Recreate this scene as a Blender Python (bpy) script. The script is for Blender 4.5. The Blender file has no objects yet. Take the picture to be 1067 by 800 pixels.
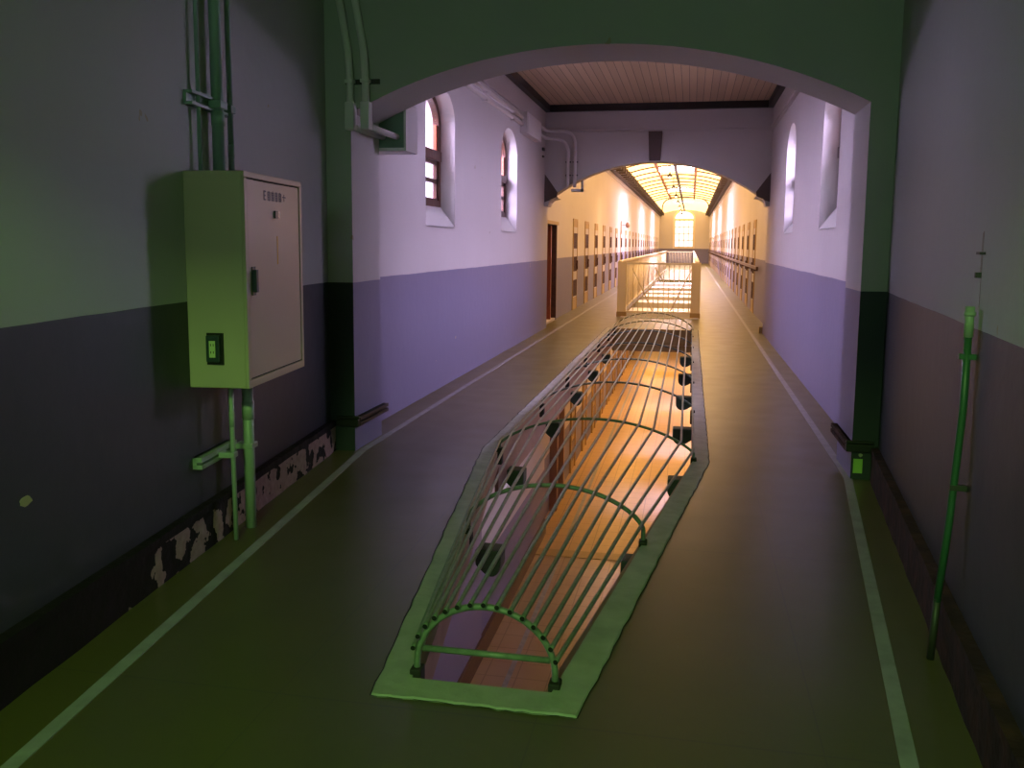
import bpy, bmesh, math, random
from mathutils import Vector, Matrix
random.seed(7)
scene = bpy.context.scene
COL = scene.collection
PI = math.pi

# ------------------------------------------------------------------ materials
def mat(name, color=(.5,.5,.5), rough=.5, metal=0, spec=.5, emis=None, estr=0, noise=None, bump=None, coat=0):
    m = bpy.data.materials.new(name); m.use_nodes = True
    nt = m.node_tree; b = nt.nodes['Principled BSDF']
    b.inputs['Base Color'].default_value = (*color, 1)
    b.inputs['Roughness'].default_value = rough
    b.inputs['Metallic'].default_value = metal
    b.inputs['Specular IOR Level'].default_value = spec
    if coat: b.inputs['Coat Weight'].default_value = coat; b.inputs['Coat Roughness'].default_value = .25
    if emis:
        b.inputs['Emission Color'].default_value = (*emis, 1); b.inputs['Emission Strength'].default_value = estr
    geo = nt.nodes.new('ShaderNodeNewGeometry')
    if noise:                       # (scale, second colour, threshold low, high)
        n = nt.nodes.new('ShaderNodeTexNoise'); n.inputs['Scale'].default_value = noise[0]; n.inputs['Detail'].default_value = 5
        nt.links.new(geo.outputs['Position'], n.inputs['Vector'])
        r = nt.nodes.new('ShaderNodeValToRGB')
        r.color_ramp.elements[0].position = noise[2]; r.color_ramp.elements[1].position = noise[3]
        r.color_ramp.elements[0].color = (*color, 1); r.color_ramp.elements[1].color = (*noise[1], 1)
        nt.links.new(n.outputs['Fac'], r.inputs['Fac']); nt.links.new(r.outputs['Color'], b.inputs['Base Color'])
    if bump:                        # (scale, strength, distance)
        n2 = nt.nodes.new('ShaderNodeTexNoise'); n2.inputs['Scale'].default_value = bump[0]; n2.inputs['Detail'].default_value = 6
        nt.links.new(geo.outputs['Position'], n2.inputs['Vector'])
        bp = nt.nodes.new('ShaderNodeBump'); bp.inputs['Strength'].default_value = bump[1]; bp.inputs['Distance'].default_value = bump[2]
        nt.links.new(n2.outputs['Fac'], bp.inputs['Height']); nt.links.new(bp.outputs['Normal'], b.inputs['Normal'])
    return m

def nd(nt, t, **kw):
    n = nt.nodes.new(t)
    for k, v in kw.items(): setattr(n, k, v)
    return n
def math_n(nt, op, a, b=None, c=None):
    n = nt.nodes.new('ShaderNodeMath'); n.operation = op
    for i, v in enumerate((a, b, c)):
        if v is None: continue
        if isinstance(v, (int, float)): n.inputs[i].default_value = v
        else: nt.links.new(v, n.inputs[i])
    return n.outputs[0]
def mix_c(nt, f, a, b):
    n = nt.nodes.new('ShaderNodeMix'); n.data_type = 'RGBA'
    if isinstance(f, (int, float)): n.inputs[0].default_value = f
    else: nt.links.new(f, n.inputs[0])
    for i, v in ((6, a), (7, b)):
        if isinstance(v, tuple): n.inputs[i].default_value = (*v, 1)
        else: nt.links.new(v, n.inputs[i])
    return n.outputs[2]

WAINS = 1.30; LOW = -4.10
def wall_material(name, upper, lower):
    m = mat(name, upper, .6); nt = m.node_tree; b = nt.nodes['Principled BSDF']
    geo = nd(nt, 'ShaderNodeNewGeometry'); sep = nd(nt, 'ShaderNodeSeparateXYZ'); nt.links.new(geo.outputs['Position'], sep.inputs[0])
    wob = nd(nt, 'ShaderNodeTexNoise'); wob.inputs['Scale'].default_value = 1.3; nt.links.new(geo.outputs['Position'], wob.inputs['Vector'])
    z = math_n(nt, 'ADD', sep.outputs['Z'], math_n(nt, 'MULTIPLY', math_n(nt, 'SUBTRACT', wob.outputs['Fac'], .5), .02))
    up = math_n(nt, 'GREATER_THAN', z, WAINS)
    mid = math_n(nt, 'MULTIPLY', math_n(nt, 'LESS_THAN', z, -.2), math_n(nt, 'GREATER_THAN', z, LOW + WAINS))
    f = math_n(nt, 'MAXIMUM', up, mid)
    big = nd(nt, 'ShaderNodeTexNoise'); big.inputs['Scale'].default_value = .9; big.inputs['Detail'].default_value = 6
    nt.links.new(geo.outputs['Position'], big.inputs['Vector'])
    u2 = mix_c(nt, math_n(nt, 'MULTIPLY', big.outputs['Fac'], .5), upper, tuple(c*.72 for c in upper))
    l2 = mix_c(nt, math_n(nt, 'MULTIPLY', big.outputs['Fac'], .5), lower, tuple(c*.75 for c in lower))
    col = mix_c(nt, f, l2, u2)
    # chips in the paint
    ch = nd(nt, 'ShaderNodeTexNoise'); ch.inputs['Scale'].default_value = 4.5; ch.inputs['Detail'].default_value = 3
    nt.links.new(geo.outputs['Position'], ch.inputs['Vector'])
    cf = math_n(nt, 'GREATER_THAN', ch.outputs['Fac'], .765)
    col = mix_c(nt, cf, col, (.42,.36,.25))
    nt.links.new(col, b.inputs['Base Color'])
    nt.links.new(math_n(nt, 'ADD', math_n(nt, 'MULTIPLY', f, .15), .5), b.inputs['Roughness'])
    n2 = nd(nt, 'ShaderNodeTexNoise'); n2.inputs['Scale'].default_value = 7; n2.inputs['Detail'].default_value = 7
    nt.links.new(geo.outputs['Position'], n2.inputs['Vector'])
    bp = nd(nt, 'ShaderNodeBump'); bp.inputs['Strength'].default_value = .22; bp.inputs['Distance'].default_value = .015
    nt.links.new(n2.outputs['Fac'], bp.inputs['Height']); nt.links.new(bp.outputs['Normal'], b.inputs['Normal'])
    b.inputs['Specular IOR Level'].default_value = .5
    return m

M = {}
M['wall'] = wall_material('painted_plaster', (.64,.59,.58), (.20,.185,.30))
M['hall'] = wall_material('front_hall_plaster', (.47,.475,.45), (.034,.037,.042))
def floor_material():
    m = mat('olive_linoleum', (.16,.125,.075), .3, spec=.75); nt = m.node_tree; b = nt.nodes['Principled BSDF']
    geo = nd(nt, 'ShaderNodeNewGeometry')
    n = nd(nt, 'ShaderNodeTexNoise'); n.inputs['Scale'].default_value = 1.2; n.inputs['Detail'].default_value = 8; n.inputs['Roughness'].default_value = .65
    nt.links.new(geo.outputs['Position'], n.inputs['Vector'])
    c = mix_c(nt, n.outputs['Fac'], (.115,.095,.022), (.08,.068,.014))
    sep = nd(nt, 'ShaderNodeSeparateXYZ'); nt.links.new(geo.outputs['Position'], sep.inputs[0])
    # welded sheet seams every 1.8 m along and .9 m across
    sy = math_n(nt, 'LESS_THAN', math_n(nt, 'ABSOLUTE', math_n(nt, 'SUBTRACT', math_n(nt, 'FRACT', math_n(nt, 'DIVIDE', sep.outputs['Y'], 1.85)), .5)), .0025)
    sx = math_n(nt, 'LESS_THAN', math_n(nt, 'ABSOLUTE', math_n(nt, 'SUBTRACT', math_n(nt, 'FRACT', math_n(nt, 'DIVIDE', sep.outputs['X'], .93)), .5)), .003)
    seam = math_n(nt, 'MAXIMUM', sy, sx)
    c = mix_c(nt, math_n(nt, 'MULTIPLY', seam, .45), c, (.05,.04,.03))
    nt.links.new(c, b.inputs['Base Color'])
    n2 = nd(nt, 'ShaderNodeTexNoise'); n2.inputs['Scale'].default_value = 3; n2.inputs['Detail'].default_value = 4
    nt.links.new(geo.outputs['Position'], n2.inputs['Vector'])
    nt.links.new(math_n(nt, 'ADD', math_n(nt, 'MULTIPLY', n2.outputs['Fac'], .14), .27), b.inputs['Roughness'])
    bp = nd(nt, 'ShaderNodeBump'); bp.inputs['Strength'].default_value = .05; bp.inputs['Distance'].default_value = .004
    nt.links.new(n2.outputs['Fac'], bp.inputs['Height']); nt.links.new(bp.outputs['Normal'], b.inputs['Normal'])
    return m
M['floor'] = floor_material()
def lower_floor_material():
    m = mat('tiled_floor', (.5,.3,.12), .35); nt = m.node_tree; b = nt.nodes['Principled BSDF']
    geo = nd(nt, 'ShaderNodeNewGeometry'); sep = nd(nt, 'ShaderNodeSeparateXYZ'); nt.links.new(geo.outputs['Position'], sep.inputs[0])
    def seam(s, p, w): return math_n(nt, 'LESS_THAN', math_n(nt, 'FRACT', math_n(nt, 'DIVIDE', s, p)), w)
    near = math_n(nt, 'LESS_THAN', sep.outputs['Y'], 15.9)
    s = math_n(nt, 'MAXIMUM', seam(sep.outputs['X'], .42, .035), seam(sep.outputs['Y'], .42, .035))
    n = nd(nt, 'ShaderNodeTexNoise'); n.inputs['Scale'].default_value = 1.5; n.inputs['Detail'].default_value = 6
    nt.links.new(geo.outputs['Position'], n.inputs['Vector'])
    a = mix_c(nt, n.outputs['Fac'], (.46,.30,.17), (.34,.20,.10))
    far = mix_c(nt, n.outputs['Fac'], (.60,.38,.15), (.48,.29,.11))  # amber past the threshold: the warmer light there is put into the colour
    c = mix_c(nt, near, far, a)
    c = mix_c(nt, math_n(nt, 'MULTIPLY', s, .5), c, (.12,.06,.03))
    nt.links.new(c, b.inputs['Base Color'])
    return m
M['lower_floor'] = lower_floor_material()
M['dado'] = mat('purple_grey_dado', (.20,.18,.27), .45)
M['stripe'] = mat('white_line_paint', (.32,.31,.30), .40, noise=(9,(.22,.21,.205),.4,.75))
M['ceil'] = mat('ceiling_plaster', (.55,.53,.5), .7)
def boards(name, c1, c2, pitch, axis='X'):
    m = mat(name, c1, .55); nt = m.node_tree; b = nt.nodes['Principled BSDF']
    geo = nd(nt, 'ShaderNodeNewGeometry'); sep = nd(nt, 'ShaderNodeSeparateXYZ'); nt.links.new(geo.outputs['Position'], sep.inputs[0])
    d = math_n(nt, 'DIVIDE', sep.outputs[axis], pitch)
    s = math_n(nt, 'LESS_THAN', math_n(nt, 'FRACT', d), .07)
    w = nd(nt, 'ShaderNodeTexWhiteNoise', noise_dimensions='1D'); nt.links.new(math_n(nt, 'FLOOR', d), w.inputs['W'])
    c = mix_c(nt, w.outputs['Value'], c1, c2)
    c = mix_c(nt, s, c, tuple(x*.25 for x in c2))
    nt.links.new(c, b.inputs['Base Color'])
    return m
M['boards'] = boards('cream_ceiling_boards', (.62,.47,.32), (.52,.39,.26), .115)
M['black_wood'] = mat('black_stained_wood', (.018,.014,.012), .45)
M['brown_wood'] = mat('brown_varnished_wood', (.06,.022,.013), .4, noise=(12,(.10,.036,.018),.35,.7))
M['red_wood'] = mat('red_brown_wood', (.30,.075,.028), .4)
M['fascia'] = mat('brown_fascia_board', (.25,.13,.08), .5, noise=(5,(.33,.19,.13),.3,.7))
def skirting_material():
    m = mat('worn_skirting', (.02,.014,.012), .75, spec=.2); nt = m.node_tree; b = nt.nodes['Principled BSDF']
    geo = nd(nt, 'ShaderNodeNewGeometry'); sep = nd(nt, 'ShaderNodeSeparateXYZ'); nt.links.new(geo.outputs['Position'], sep.inputs[0])
    v = nd(nt, 'ShaderNodeTexNoise'); v.inputs['Scale'].default_value = 8; v.inputs['Detail'].default_value = 3
    nt.links.new(geo.outputs['Position'], v.inputs['Vector'])
    v2 = nd(nt, 'ShaderNodeTexNoise'); v2.inputs['Scale'].default_value = 25; v2.inputs['Detail'].default_value = 4
    nt.links.new(geo.outputs['Position'], v2.inputs['Vector'])
    area = math_n(nt, 'LESS_THAN', sep.outputs['Z'], .19)
    thr = math_n(nt, 'MAXIMUM', math_n(nt, 'SUBTRACT', .66, math_n(nt, 'MULTIPLY', math_n(nt, 'SUBTRACT', sep.outputs['Y'], 2.9), .13)), .46)
    f = math_n(nt, 'MULTIPLY', math_n(nt, 'GREATER_THAN', v.outputs['Fac'], thr), area)
    patch = mix_c(nt, v2.outputs['Fac'], (.50,.34,.30), (.22,.13,.11))
    c = mix_c(nt, f, (.012,.008,.007), patch)
    nt.links.new(c, b.inputs['Base Color'])
    bp = nd(nt, 'ShaderNodeBump'); bp.inputs['Strength'].default_value = .8; bp.inputs['Distance'].default_value = .02
    nt.links.new(v.outputs['Fac'], bp.inputs['Height']); nt.links.new(bp.outputs['Normal'], b.inputs['Normal'])
    return m
M['skirting'] = skirting_material()
M['skirting_r'] = mat('brown_skirting', (.025,.011,.008), .7, spec=.25, noise=(9,(.07,.028,.018),.45,.7), bump=(14,.6,.02))
M['kerb'] = mat('painted_concrete_kerb', (.40,.40,.33), .55, noise=(7,(.28,.29,.23),.35,.75), bump=(18,.5,.012))
M['grout'] = mat('dark_crack_filler', (.02,.018,.015), .8)
M['cage'] = mat('green_grey_painted_steel', (.19,.225,.175), .38, noise=(30,(.13,.155,.12),.4,.7))
M['hole'] = mat('dark_pipe_bore', (.004,.004,.004), .9)
M['corbel'] = mat('painted_beam_end', (.035,.055,.028), .6, noise=(10,(.02,.032,.016),.4,.7))
M['box_paint'] = mat('beige_enamel', (.46,.38,.28), .35, coat=.2)
M['seam'] = mat('black_gap', (.01,.008,.006), .8)
M['pipe_paint'] = mat('cream_painted_pipe', (.34,.38,.32), .4)
M['pipe_green'] = mat('green_painted_pipe', (.035,.10,.06), .4)
M['pipe_teal'] = mat('teal_grey_pipe', (.24,.34,.30), .45)
M['pipe_white'] = mat('white_painted_conduit', (.76,.72,.72), .45)
M['pipe_dark'] = mat('dark_pipe', (.04,.035,.03), .5)
M['black_plastic'] = mat('black_plastic', (.03,.045,.05), .3)
M['chrome'] = mat('dull_chrome', (.5,.5,.52), .25, metal=1)
M['socket'] = mat('ivory_socket', (.55,.60,.30), .4)
M['yellow'] = mat('yellow_tape', (.65,.38,.02), .5)
M['sticker'] = mat('yellow_green_sticker', (.40,.60,.12), .5)
M['label_ink'] = mat('faded_label_ink', (.10,.085,.11), .6)
M['white_iron'] = mat('white_painted_iron', (.85,.76,.60), .4)
M['cream_panel'] = mat('cream_panel_paint', (.85,.70,.42), .5)
M['tan'] = mat('tan_painted_wood', (.42,.28,.11), .5)
M['pale_panel'] = mat('pale_lilac_panel', (.55,.50,.50), .5)
M['door_dark'] = mat('dark_cell_leaf', (.075,.025,.015), .4)
M['brown_stone'] = mat('brown_corbel_plaster', (.11,.075,.065), .6, bump=(25,.4,.01))
M['white_slab'] = mat('bright_stripe_slab', (.85,.84,.86), .35)
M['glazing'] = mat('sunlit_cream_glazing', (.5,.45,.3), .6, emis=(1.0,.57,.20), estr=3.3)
M['skylight'] = mat('bright_skylight_glass', (.8,.8,.9), .5, emis=(.86,.80,1.0), estr=3.0)
M['far_pane'] = mat('frosted_far_pane', (.8,.8,.9), .5, emis=(.93,.90,1.0), estr=1.15)
M['rafter'] = mat('thin_brown_rafter', (.07,.04,.02), .5)
M['eaves'] = mat('dark_brown_eaves', (.035,.018,.01), .6)
M['stringer'] = mat('orange_timber', (.55,.22,.08), .5)
M['bulb'] = mat('lamp_bulb', (1,.9,.7), .4, emis=(1,.85,.6), estr=6)
M['green_lamp'] = mat('green_lamp_panel', (.1,.8,.1), .4, emis=(.25,1,.12), estr=2)
M['scar'] = mat('bare_plaster_scar', (.34,.27,.22), .8)
M['stain'] = mat('yellowed_chip', (.48,.42,.22), .8)
def glass():
    m = bpy.data.materials.new('window_glass'); m.use_nodes = True; nt = m.node_tree
    nt.nodes.remove(nt.nodes['Principled BSDF']); out = nt.nodes['Material Output']
    t = nd(nt, 'ShaderNodeBsdfTransparent'); t.inputs[0].default_value = (.93,.93,.97,1)
    g = nd(nt, 'ShaderNodeBsdfGlossy'); g.inputs['Roughness'].default_value = .05
    mx = nd(nt, 'ShaderNodeMixShader'); mx.inputs[0].default_value = .06
    nt.links.new(t.outputs[0], mx.inputs[1]); nt.links.new(g.outputs[0], mx.inputs[2]); nt.links.new(mx.outputs[0], out.inputs[0])
    return m
M['glass'] = glass()

# ------------------------------------------------------------------ mesh helpers
def box(bm, x0, x1, y0, y1, z0, z1, mi=0, T=None):
    vs = [bm.verts.new(Vector(p) if T is None else T(*p)) for p in
          ((x0,y0,z0),(x1,y0,z0),(x1,y1,z0),(x0,y1,z0),(x0,y0,z1),(x1,y0,z1),(x1,y1,z1),(x0,y1,z1))]
    for f in ((0,3,2,1),(4,5,6,7),(0,1,5,4),(1,2,6,5),(2,3,7,6),(3,0,4,7)):
        bm.faces.new([vs[i] for i in f]).material_index = mi
def prism(bm, pts, a0, a1, plane='XY', mi=0, T=None):
    """polygon pts extruded between a0 and a1 along the third axis"""
    def P(u, v, w):
        p = {'XY': (u,v,w), 'XZ': (u,w,v), 'YZ': (w,u,v)}[plane]
        return Vector(p) if T is None else T(*p)
    A = [bm.verts.new(P(u,v,a0)) for u,v in pts]; B = [bm.verts.new(P(u,v,a1)) for u,v in pts]
    bm.faces.new(A).material_index = mi; bm.faces.new(B[::-1]).material_index = mi
    n = len(pts)
    for i in range(n):
        bm.faces.new((A[i], B[i], B[(i+1)%n], A[(i+1)%n])).material_index = mi
def tube(bm, pts, r, seg=10, capmi=0, mi=0):
    pts = [Vector(p) for p in pts]; rings = []
    up = None
    for i, p in enumerate(pts):
        d = (pts[min(i+1,len(pts)-1)] - pts[max(i-1,0)]).normalized()
        if up is None:
            up = Vector((0,0,1)) if abs(d.z) < .9 else Vector((1,0,0))
        a = d.cross(up).normalized(); b = a.cross(d).normalized(); up = b
        rr = r[i] if isinstance(r, (list, tuple)) else r
        rings.append([bm.verts.new(p + a*rr*math.cos(2*PI*k/seg) + b*rr*math.sin(2*PI*k/seg)) for k in range(seg)])
    for i in range(len(rings)-1):
        for k in range(seg):
            f = bm.faces.new((rings[i][k], rings[i][(k+1)%seg], rings[i+1][(k+1)%seg], rings[i+1][k])); f.smooth = True; f.material_index = mi
    bm.faces.new(rings[0][::-1]).material_index = capmi; bm.faces.new(rings[-1]).material_index = capmi
def obj(name, bm, mats, parent=None, bevel=0, recalc=True):
    if recalc: bmesh.ops.recalc_face_normals(bm, faces=bm.faces)
    me = bpy.data.meshes.new(name); bm.to_mesh(me); bm.free()
    for m in (mats if isinstance(mats, (list, tuple)) else [mats]): me.materials.append(M[m])
    o = bpy.data.objects.new(name, me); COL.objects.link(o)
    if parent:
        o.parent = parent; o.matrix_parent_inverse = Matrix.Identity(4)
        if parent.type == 'EMPTY' or parent.parent:
            root = parent
            off = Vector((0,0,0))
            while root: off += root.location; root = root.parent
            me.transform(Matrix.Translation(-off))
    if bevel:
        md = o.modifiers.new('bevel', 'BEVEL'); md.width = bevel; md.segments = 2; md.limit_method = 'ANGLE'
    return o
def B(): return bmesh.new()
def struct(name, bm, mats, parent=None):
    o = obj(name, bm, mats, parent)
    if not parent: o['kind'] = 'structure'
    return o
def tag(o, label, cat, group=None):
    o['label'] = label; o['category'] = cat; o['kind'] = 'thing'
    if group: o['group'] = group
    return o
def thing(name, label, cat, loc=(0,0,0), group=None):
    o = bpy.data.objects.new(name, None); COL.objects.link(o); o.location = loc; o.empty_display_size = .1
    return tag(o, label, cat, group)
def copy_tree(o, parent=None):
    c = o.copy(); COL.objects.link(c)
    if parent: c.parent = parent
    for ch in [k for k in COL.objects if k.parent == o]: copy_tree(ch, c)
    return c

# local frames of the two splayed walls: s along the wall, d out of the wall, z up
LT = Vector((-.0992,.9951,0)); LN = Vector((.9951,.0992,0)); LO = Vector((-2.26,2.46,0))
RT = Vector((.0900,.9959,0)); RN = Vector((-.9959,.0900,0)); RO = Vector((.93,2.81,0))
def WL(s, d, z): return LO + LT*s + LN*d + Vector((0,0,z))
def WR(s, d, z): return RO + RT*s + RN*d + Vector((0,0,z))

XL, XR = -2.70, 1.33          # section with windows
CL, CR = -2.83, 1.50          # cell corridor
YA0, YA1 = 6.35, 6.95         # first arch
YB0, YB1 = 16.50, 16.85       # second arch
YE = 81.0
CX = -.685

# ------------------------------------------------------------------ floor (upper)
bm = B()
box(bm, -4, 3, -5.2, 2.97, -.12, 0)
prism(bm, [(-4,2.97),(-.96,2.97),(-1.47,6.70),(-4,6.70)], -.12, 0); box(bm, -4, -1.47, 6.70, 17.15, -.30, 0)
prism(bm, [(3,2.97),(3,6.65),(.09,6.65),(-.44,2.97)], -.12, 0); box(bm, .09, 3, 6.65, 17.15, -.30, 0)
box(bm, -4, 3, 17.15, 19.75, -.30, 0)
box(bm, -4, -1.5, 19.75, 42, -.30, 0); box(bm, .2, 3, 19.75, 42, -.30, 0)
box(bm, -4, 3, 42, YE+.3, -.30, 0)
floor = struct('floor', bm, 'floor')
# painted lines
def stripe(bm, pts, w):
    for (a, b) in zip(pts[:-1], pts[1:]):
        a = Vector((*a,0)); b = Vector((*b,0))
        prism(bm, [(a.x-w/2,a.y),(a.x+w/2,a.y),(b.x+w/2,b.y),(b.x-w/2,b.y)], .0, .003)
bm = B(); stripe(bm, [(-1.49,-2.4),(-2.45,6.38),(-2.46,YE-.5)], .055); struct('painted_line', bm, 'stripe', floor)
bm = B(); stripe(bm, [(.135,-2.4),(1.12,6.38),(1.11,YE-.5)], .055); struct('painted_line', bm, 'stripe', floor)
# lower storey floor and its line
bm = B(); box(bm, -4, 3, 1.5, YE+.3, LOW-.2, LOW); struct('floor_lower', bm, 'lower_floor')
bm = B(); stripe_b = box(bm, -2.235, -2.165, 5, YE-1, LOW, LOW+.003); struct('trim_1', bm, 'stripe')
bm = B(); box(bm, XL, XR, 15.6, 15.95, LOW, LOW+.012); struct('trim_2', bm, 'tan')
# fascia boards round the opening
bm = B()
prism(bm, [(-.96,2.97),(-1.47,6.70),(-1.44,6.70),(-.93,2.97)], -.15, .0)
prism(bm, [(-1.47,6.70),(-1.47,17.15),(-1.44,17.15),(-1.44,6.70)], -.36, .0)
struct('trim_3', bm, 'fascia')
bm = B()
prism(bm, [(-.44,2.97),(.09,6.65),(.06,6.65),(-.47,2.97)], -.15, .0)
prism(bm, [(.09,6.65),(.09,17.15),(.06,17.15),(.06,6.65)], -.36, .0)
struct('trim_4', bm, 'fascia')
bm = B(); box(bm, -1.47, .09, 17.10, 17.15, -.34, -.0); struct('trim_5', bm, 'tan')
bm = B(); box(bm, -1.44, .06, 17.02, 17.10, -.42, -.30); struct('trim_6', bm, 'tan')

# ------------------------------------------------------------------ walls
def arch_pts(cx, hw, z0, rise, n=24, p=2.0):
    """elliptic-ish arch from left to right"""
    return [(cx - hw*math.cos(PI*k/n), z0 + rise*math.sin(PI*k/n)**(2/p)) for k in range(n+1)]
def seg_arch(cx, hw, z0, rise, n=28):
    R = (hw*hw + rise*rise)/(2*rise); zc = z0 + rise - R; a = math.asin(hw/R)
    return [(cx + R*math.sin(-a+2*a*k/n), zc + R*math.cos(-a+2*a*k/n)) for k in range(n+1)]
# splayed front walls (set back 5 cm behind the skirting)
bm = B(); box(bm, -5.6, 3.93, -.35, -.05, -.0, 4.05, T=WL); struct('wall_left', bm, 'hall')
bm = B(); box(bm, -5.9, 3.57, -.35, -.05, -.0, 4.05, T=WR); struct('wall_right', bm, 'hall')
# skirtings
def skirting(name, T, s0, s1, h, m):
    bm = B(); n = 60
    for (z0, z1, d0, d1) in ((0, h-.035, -.05, -.006), (h-.035, h, -.05, .0)):
        prev = None
        for i in range(n+1):
            s = s0 + (s1-s0)*i/n; j = random.uniform(-.004,.004)
            ring = [bm.verts.new(T(s, d0, z0)), bm.verts.new(T(s, d1+j, z0)), bm.verts.new(T(s, d1+j, z1 + random.uniform(-.004,.004))), bm.verts.new(T(s, d0, z1))]
            if prev:
                for k in range(4): bm.faces.new((prev[k], prev[(k+1)%4], ring[(k+1)%4], ring[k]))
            else: bm.faces.new(ring)
            prev = ring
        bm.faces.new(prev[::-1])
    return struct(name, bm, m)
skirting('baseboard_left', WL, -5, 3.90, .235, 'skirting')
skirting('baseboard_right', WR, -5, 3.54, .235, 'skirting_r')
# unseen back wall, its wide opening shaped to cut the green lamp's beam
bm = B()
box(bm, -2.6, 1.4, -1.40, -1.20, 0, .90); box(bm, -2.6, 1.4, -1.40, -1.20, 3.28, 4.0)
box(bm, -2.6, -1.85, -1.40, -1.20, .90, 3.28); box(bm, .7, 1.4, -1.40, -1.20, .90, 3.28)
box(bm, -2.7, 1.5, -5.1, -5.0, 0, 4.1); box(bm, -2.7, -2.6, -5.0, -1.2, 0, 4.1); box(bm, 1.4, 1.5, -5.0, -1.2, 0, 4.1)
struct('wall_back', bm, 'wall')
bm = B(); box(bm, -3.2, 2.2, -5.1, YA0+.05, 4.0, 4.12); struct('ceiling', bm, 'ceil')
# first arch wall
bm = B()
a = seg_arch(CX, 1.815, 2.55, .43)
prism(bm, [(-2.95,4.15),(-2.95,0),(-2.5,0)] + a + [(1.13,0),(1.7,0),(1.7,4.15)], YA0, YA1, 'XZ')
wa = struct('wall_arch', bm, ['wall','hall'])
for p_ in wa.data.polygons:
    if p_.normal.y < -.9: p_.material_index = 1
# storey below the arch wall
bm = B(); box(bm, -2.95, -2.5, YA0, YA1, LOW, -.3); box(bm, 1.13, 1.7, YA0, YA1, LOW, -.3); struct('wall_lower_pier', bm, 'wall')
bm = B(); box(bm, -4, 3, 2.4, 2.6, LOW, -.12); box(bm, -4, -3.9, 2.6, YA0+.6, LOW, -.12); box(bm, 2.9, 3, 2.6, YA0+.6, LOW, -.12); struct('wall_lower_back', bm, 'wall')

# window walls
WINS = [(8.90,10.06), (12.62,13.78)]
WZ0, WSP, WRISE = 1.78, 2.93, .37
def window_wall(name, x0, x1):
    bm = B(); ys = [YA1-.3]
    for (a, b) in WINS: ys += [a, b]
    ys += [YB1]
    for i in range(0, len(ys), 2): box(bm, x0, x1, ys[i], ys[i+1], LOW, 4.3)
    for (a, b) in WINS:
        box(bm, x0, x1, a, b, -.3, WZ0)
        box(bm, x0, x1, a, b, LOW, LOW+1.95)
        arc = arch_pts((a+b)/2, (b-a)/2, WSP, WRISE)
        prism(bm, [(a,4.3)] + arc + [(b,4.3)], x0, x1, 'YZ')
        arc = [(y, z+LOW+.0) for y, z in arc]
        prism(bm, [(a,-.3)] + arc + [(b,-.3)], x0, x1, 'YZ')
    return struct(name, bm, 'wall')
window_wall('wall_window_left', XL-.34, XL); window_wall('wall_window_right', XR, XR+.34)
def window(n, side, y0, y1, dz=0):
    X = XL if side < 0 else XR
    D = lambda d: X + side*d                       # depth into the wall
    w = bpy.data.objects.new('window_%d' % n, None); COL.objects.link(w); w['kind'] = 'structure'; w.location = (X, (y0+y1)/2, WZ0+dz)
    cy = (y0+y1)/2; hw = (y1-y0)/2
    # frame: outer ring, arched head
    zb = 2.0 + dz; zs = WSP + dz; wd = .085
    outer = [(y0,zb)] + arch_pts(cy, hw, zs, WRISE) + [(y1,zb)]
    inner = [(y0+wd,zb+wd)] + arch_pts(cy, hw-wd, zs, WRISE-wd*.8) + [(y1-wd,zb+wd)]
    bm = B()
    for da, in ((0,),):
        n_ = len(outer)
        for (xa, xb) in ((D(.17), D(.24)),):
            rings = [[bm.verts.new((x, p[0], p[1])) for p in loop] for x in (xa, xb) for loop in (outer, inner)]
            for i in range(n_):
                j = (i+1) % n_
                bm.faces.new((rings[0][i], rings[0][j], rings[1][j], rings[1][i]))
                bm.faces.new((rings[2][i], rings[2][j], rings[3][j], rings[3][i]))
                bm.faces.new((rings[1][i], rings[1][j], rings[3][j], rings[3][i]))
    fr = obj('window_frame', bm, 'brown_wood', w)
    bm = B()
    zt = zb + (zs - zb)*.62
    xa, xb = sorted((D(.15), D(.25)))
    box(bm, xa, xb, y0+.03, y1-.03, zt-.05, zt+.06)
    obj('transom_bar', bm, 'brown_wood', w)
    for name, za, zc in (('sash', zb+.06, zt-.04),):
        bm = B(); xa, xb = sorted((D(.185), D(.225)))
        for yy in (y0+wd-.01, cy-.03, y1-wd-.05): box(bm, xa, xb, yy, yy+.06, za, zc)
        zm = (za+zc)/2
        for zz in (za, zm-.02, zc-.05): box(bm, xa, xb, y0+wd, y1-wd, zz, zz+.045)
        obj(name, bm, 'brown_wood', w)
    bm = B(); xa, xb = sorted((D(.185), D(.225))); box(bm, xa, xb, cy-.025, cy+.025, zt, zs+WRISE-.1)
    for yy in (y0+wd-.01, y1-wd-.05): box(bm, xa, xb, yy, yy+.06, zt, zs)
    obj('fanlight_mullion', bm, 'red_wood', w)
    bm = B(); xa, xb = sorted((D(.20), D(.206)))
    prism(bm, inner, xa, xb, 'YZ'); obj('pane', bm, 'glass', w)
    bm = B(); a_, b_ = D(0), D(.17)
    prism(bm, [(a_, WZ0+dz-.01), (b_, WZ0+dz-.01), (b_, 2.0+dz+.01), (a_, WZ0+dz+.004)], y0, y1, 'XZ')
    obj('window_sill', bm, 'ceil', w)
k = 1
for side in (-1, 1):
    for (a, b) in WINS:
        window(k, side, a, b); k += 1
for (a, b) in WINS: window(k, -1, a, b, LOW); k += 1

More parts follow.
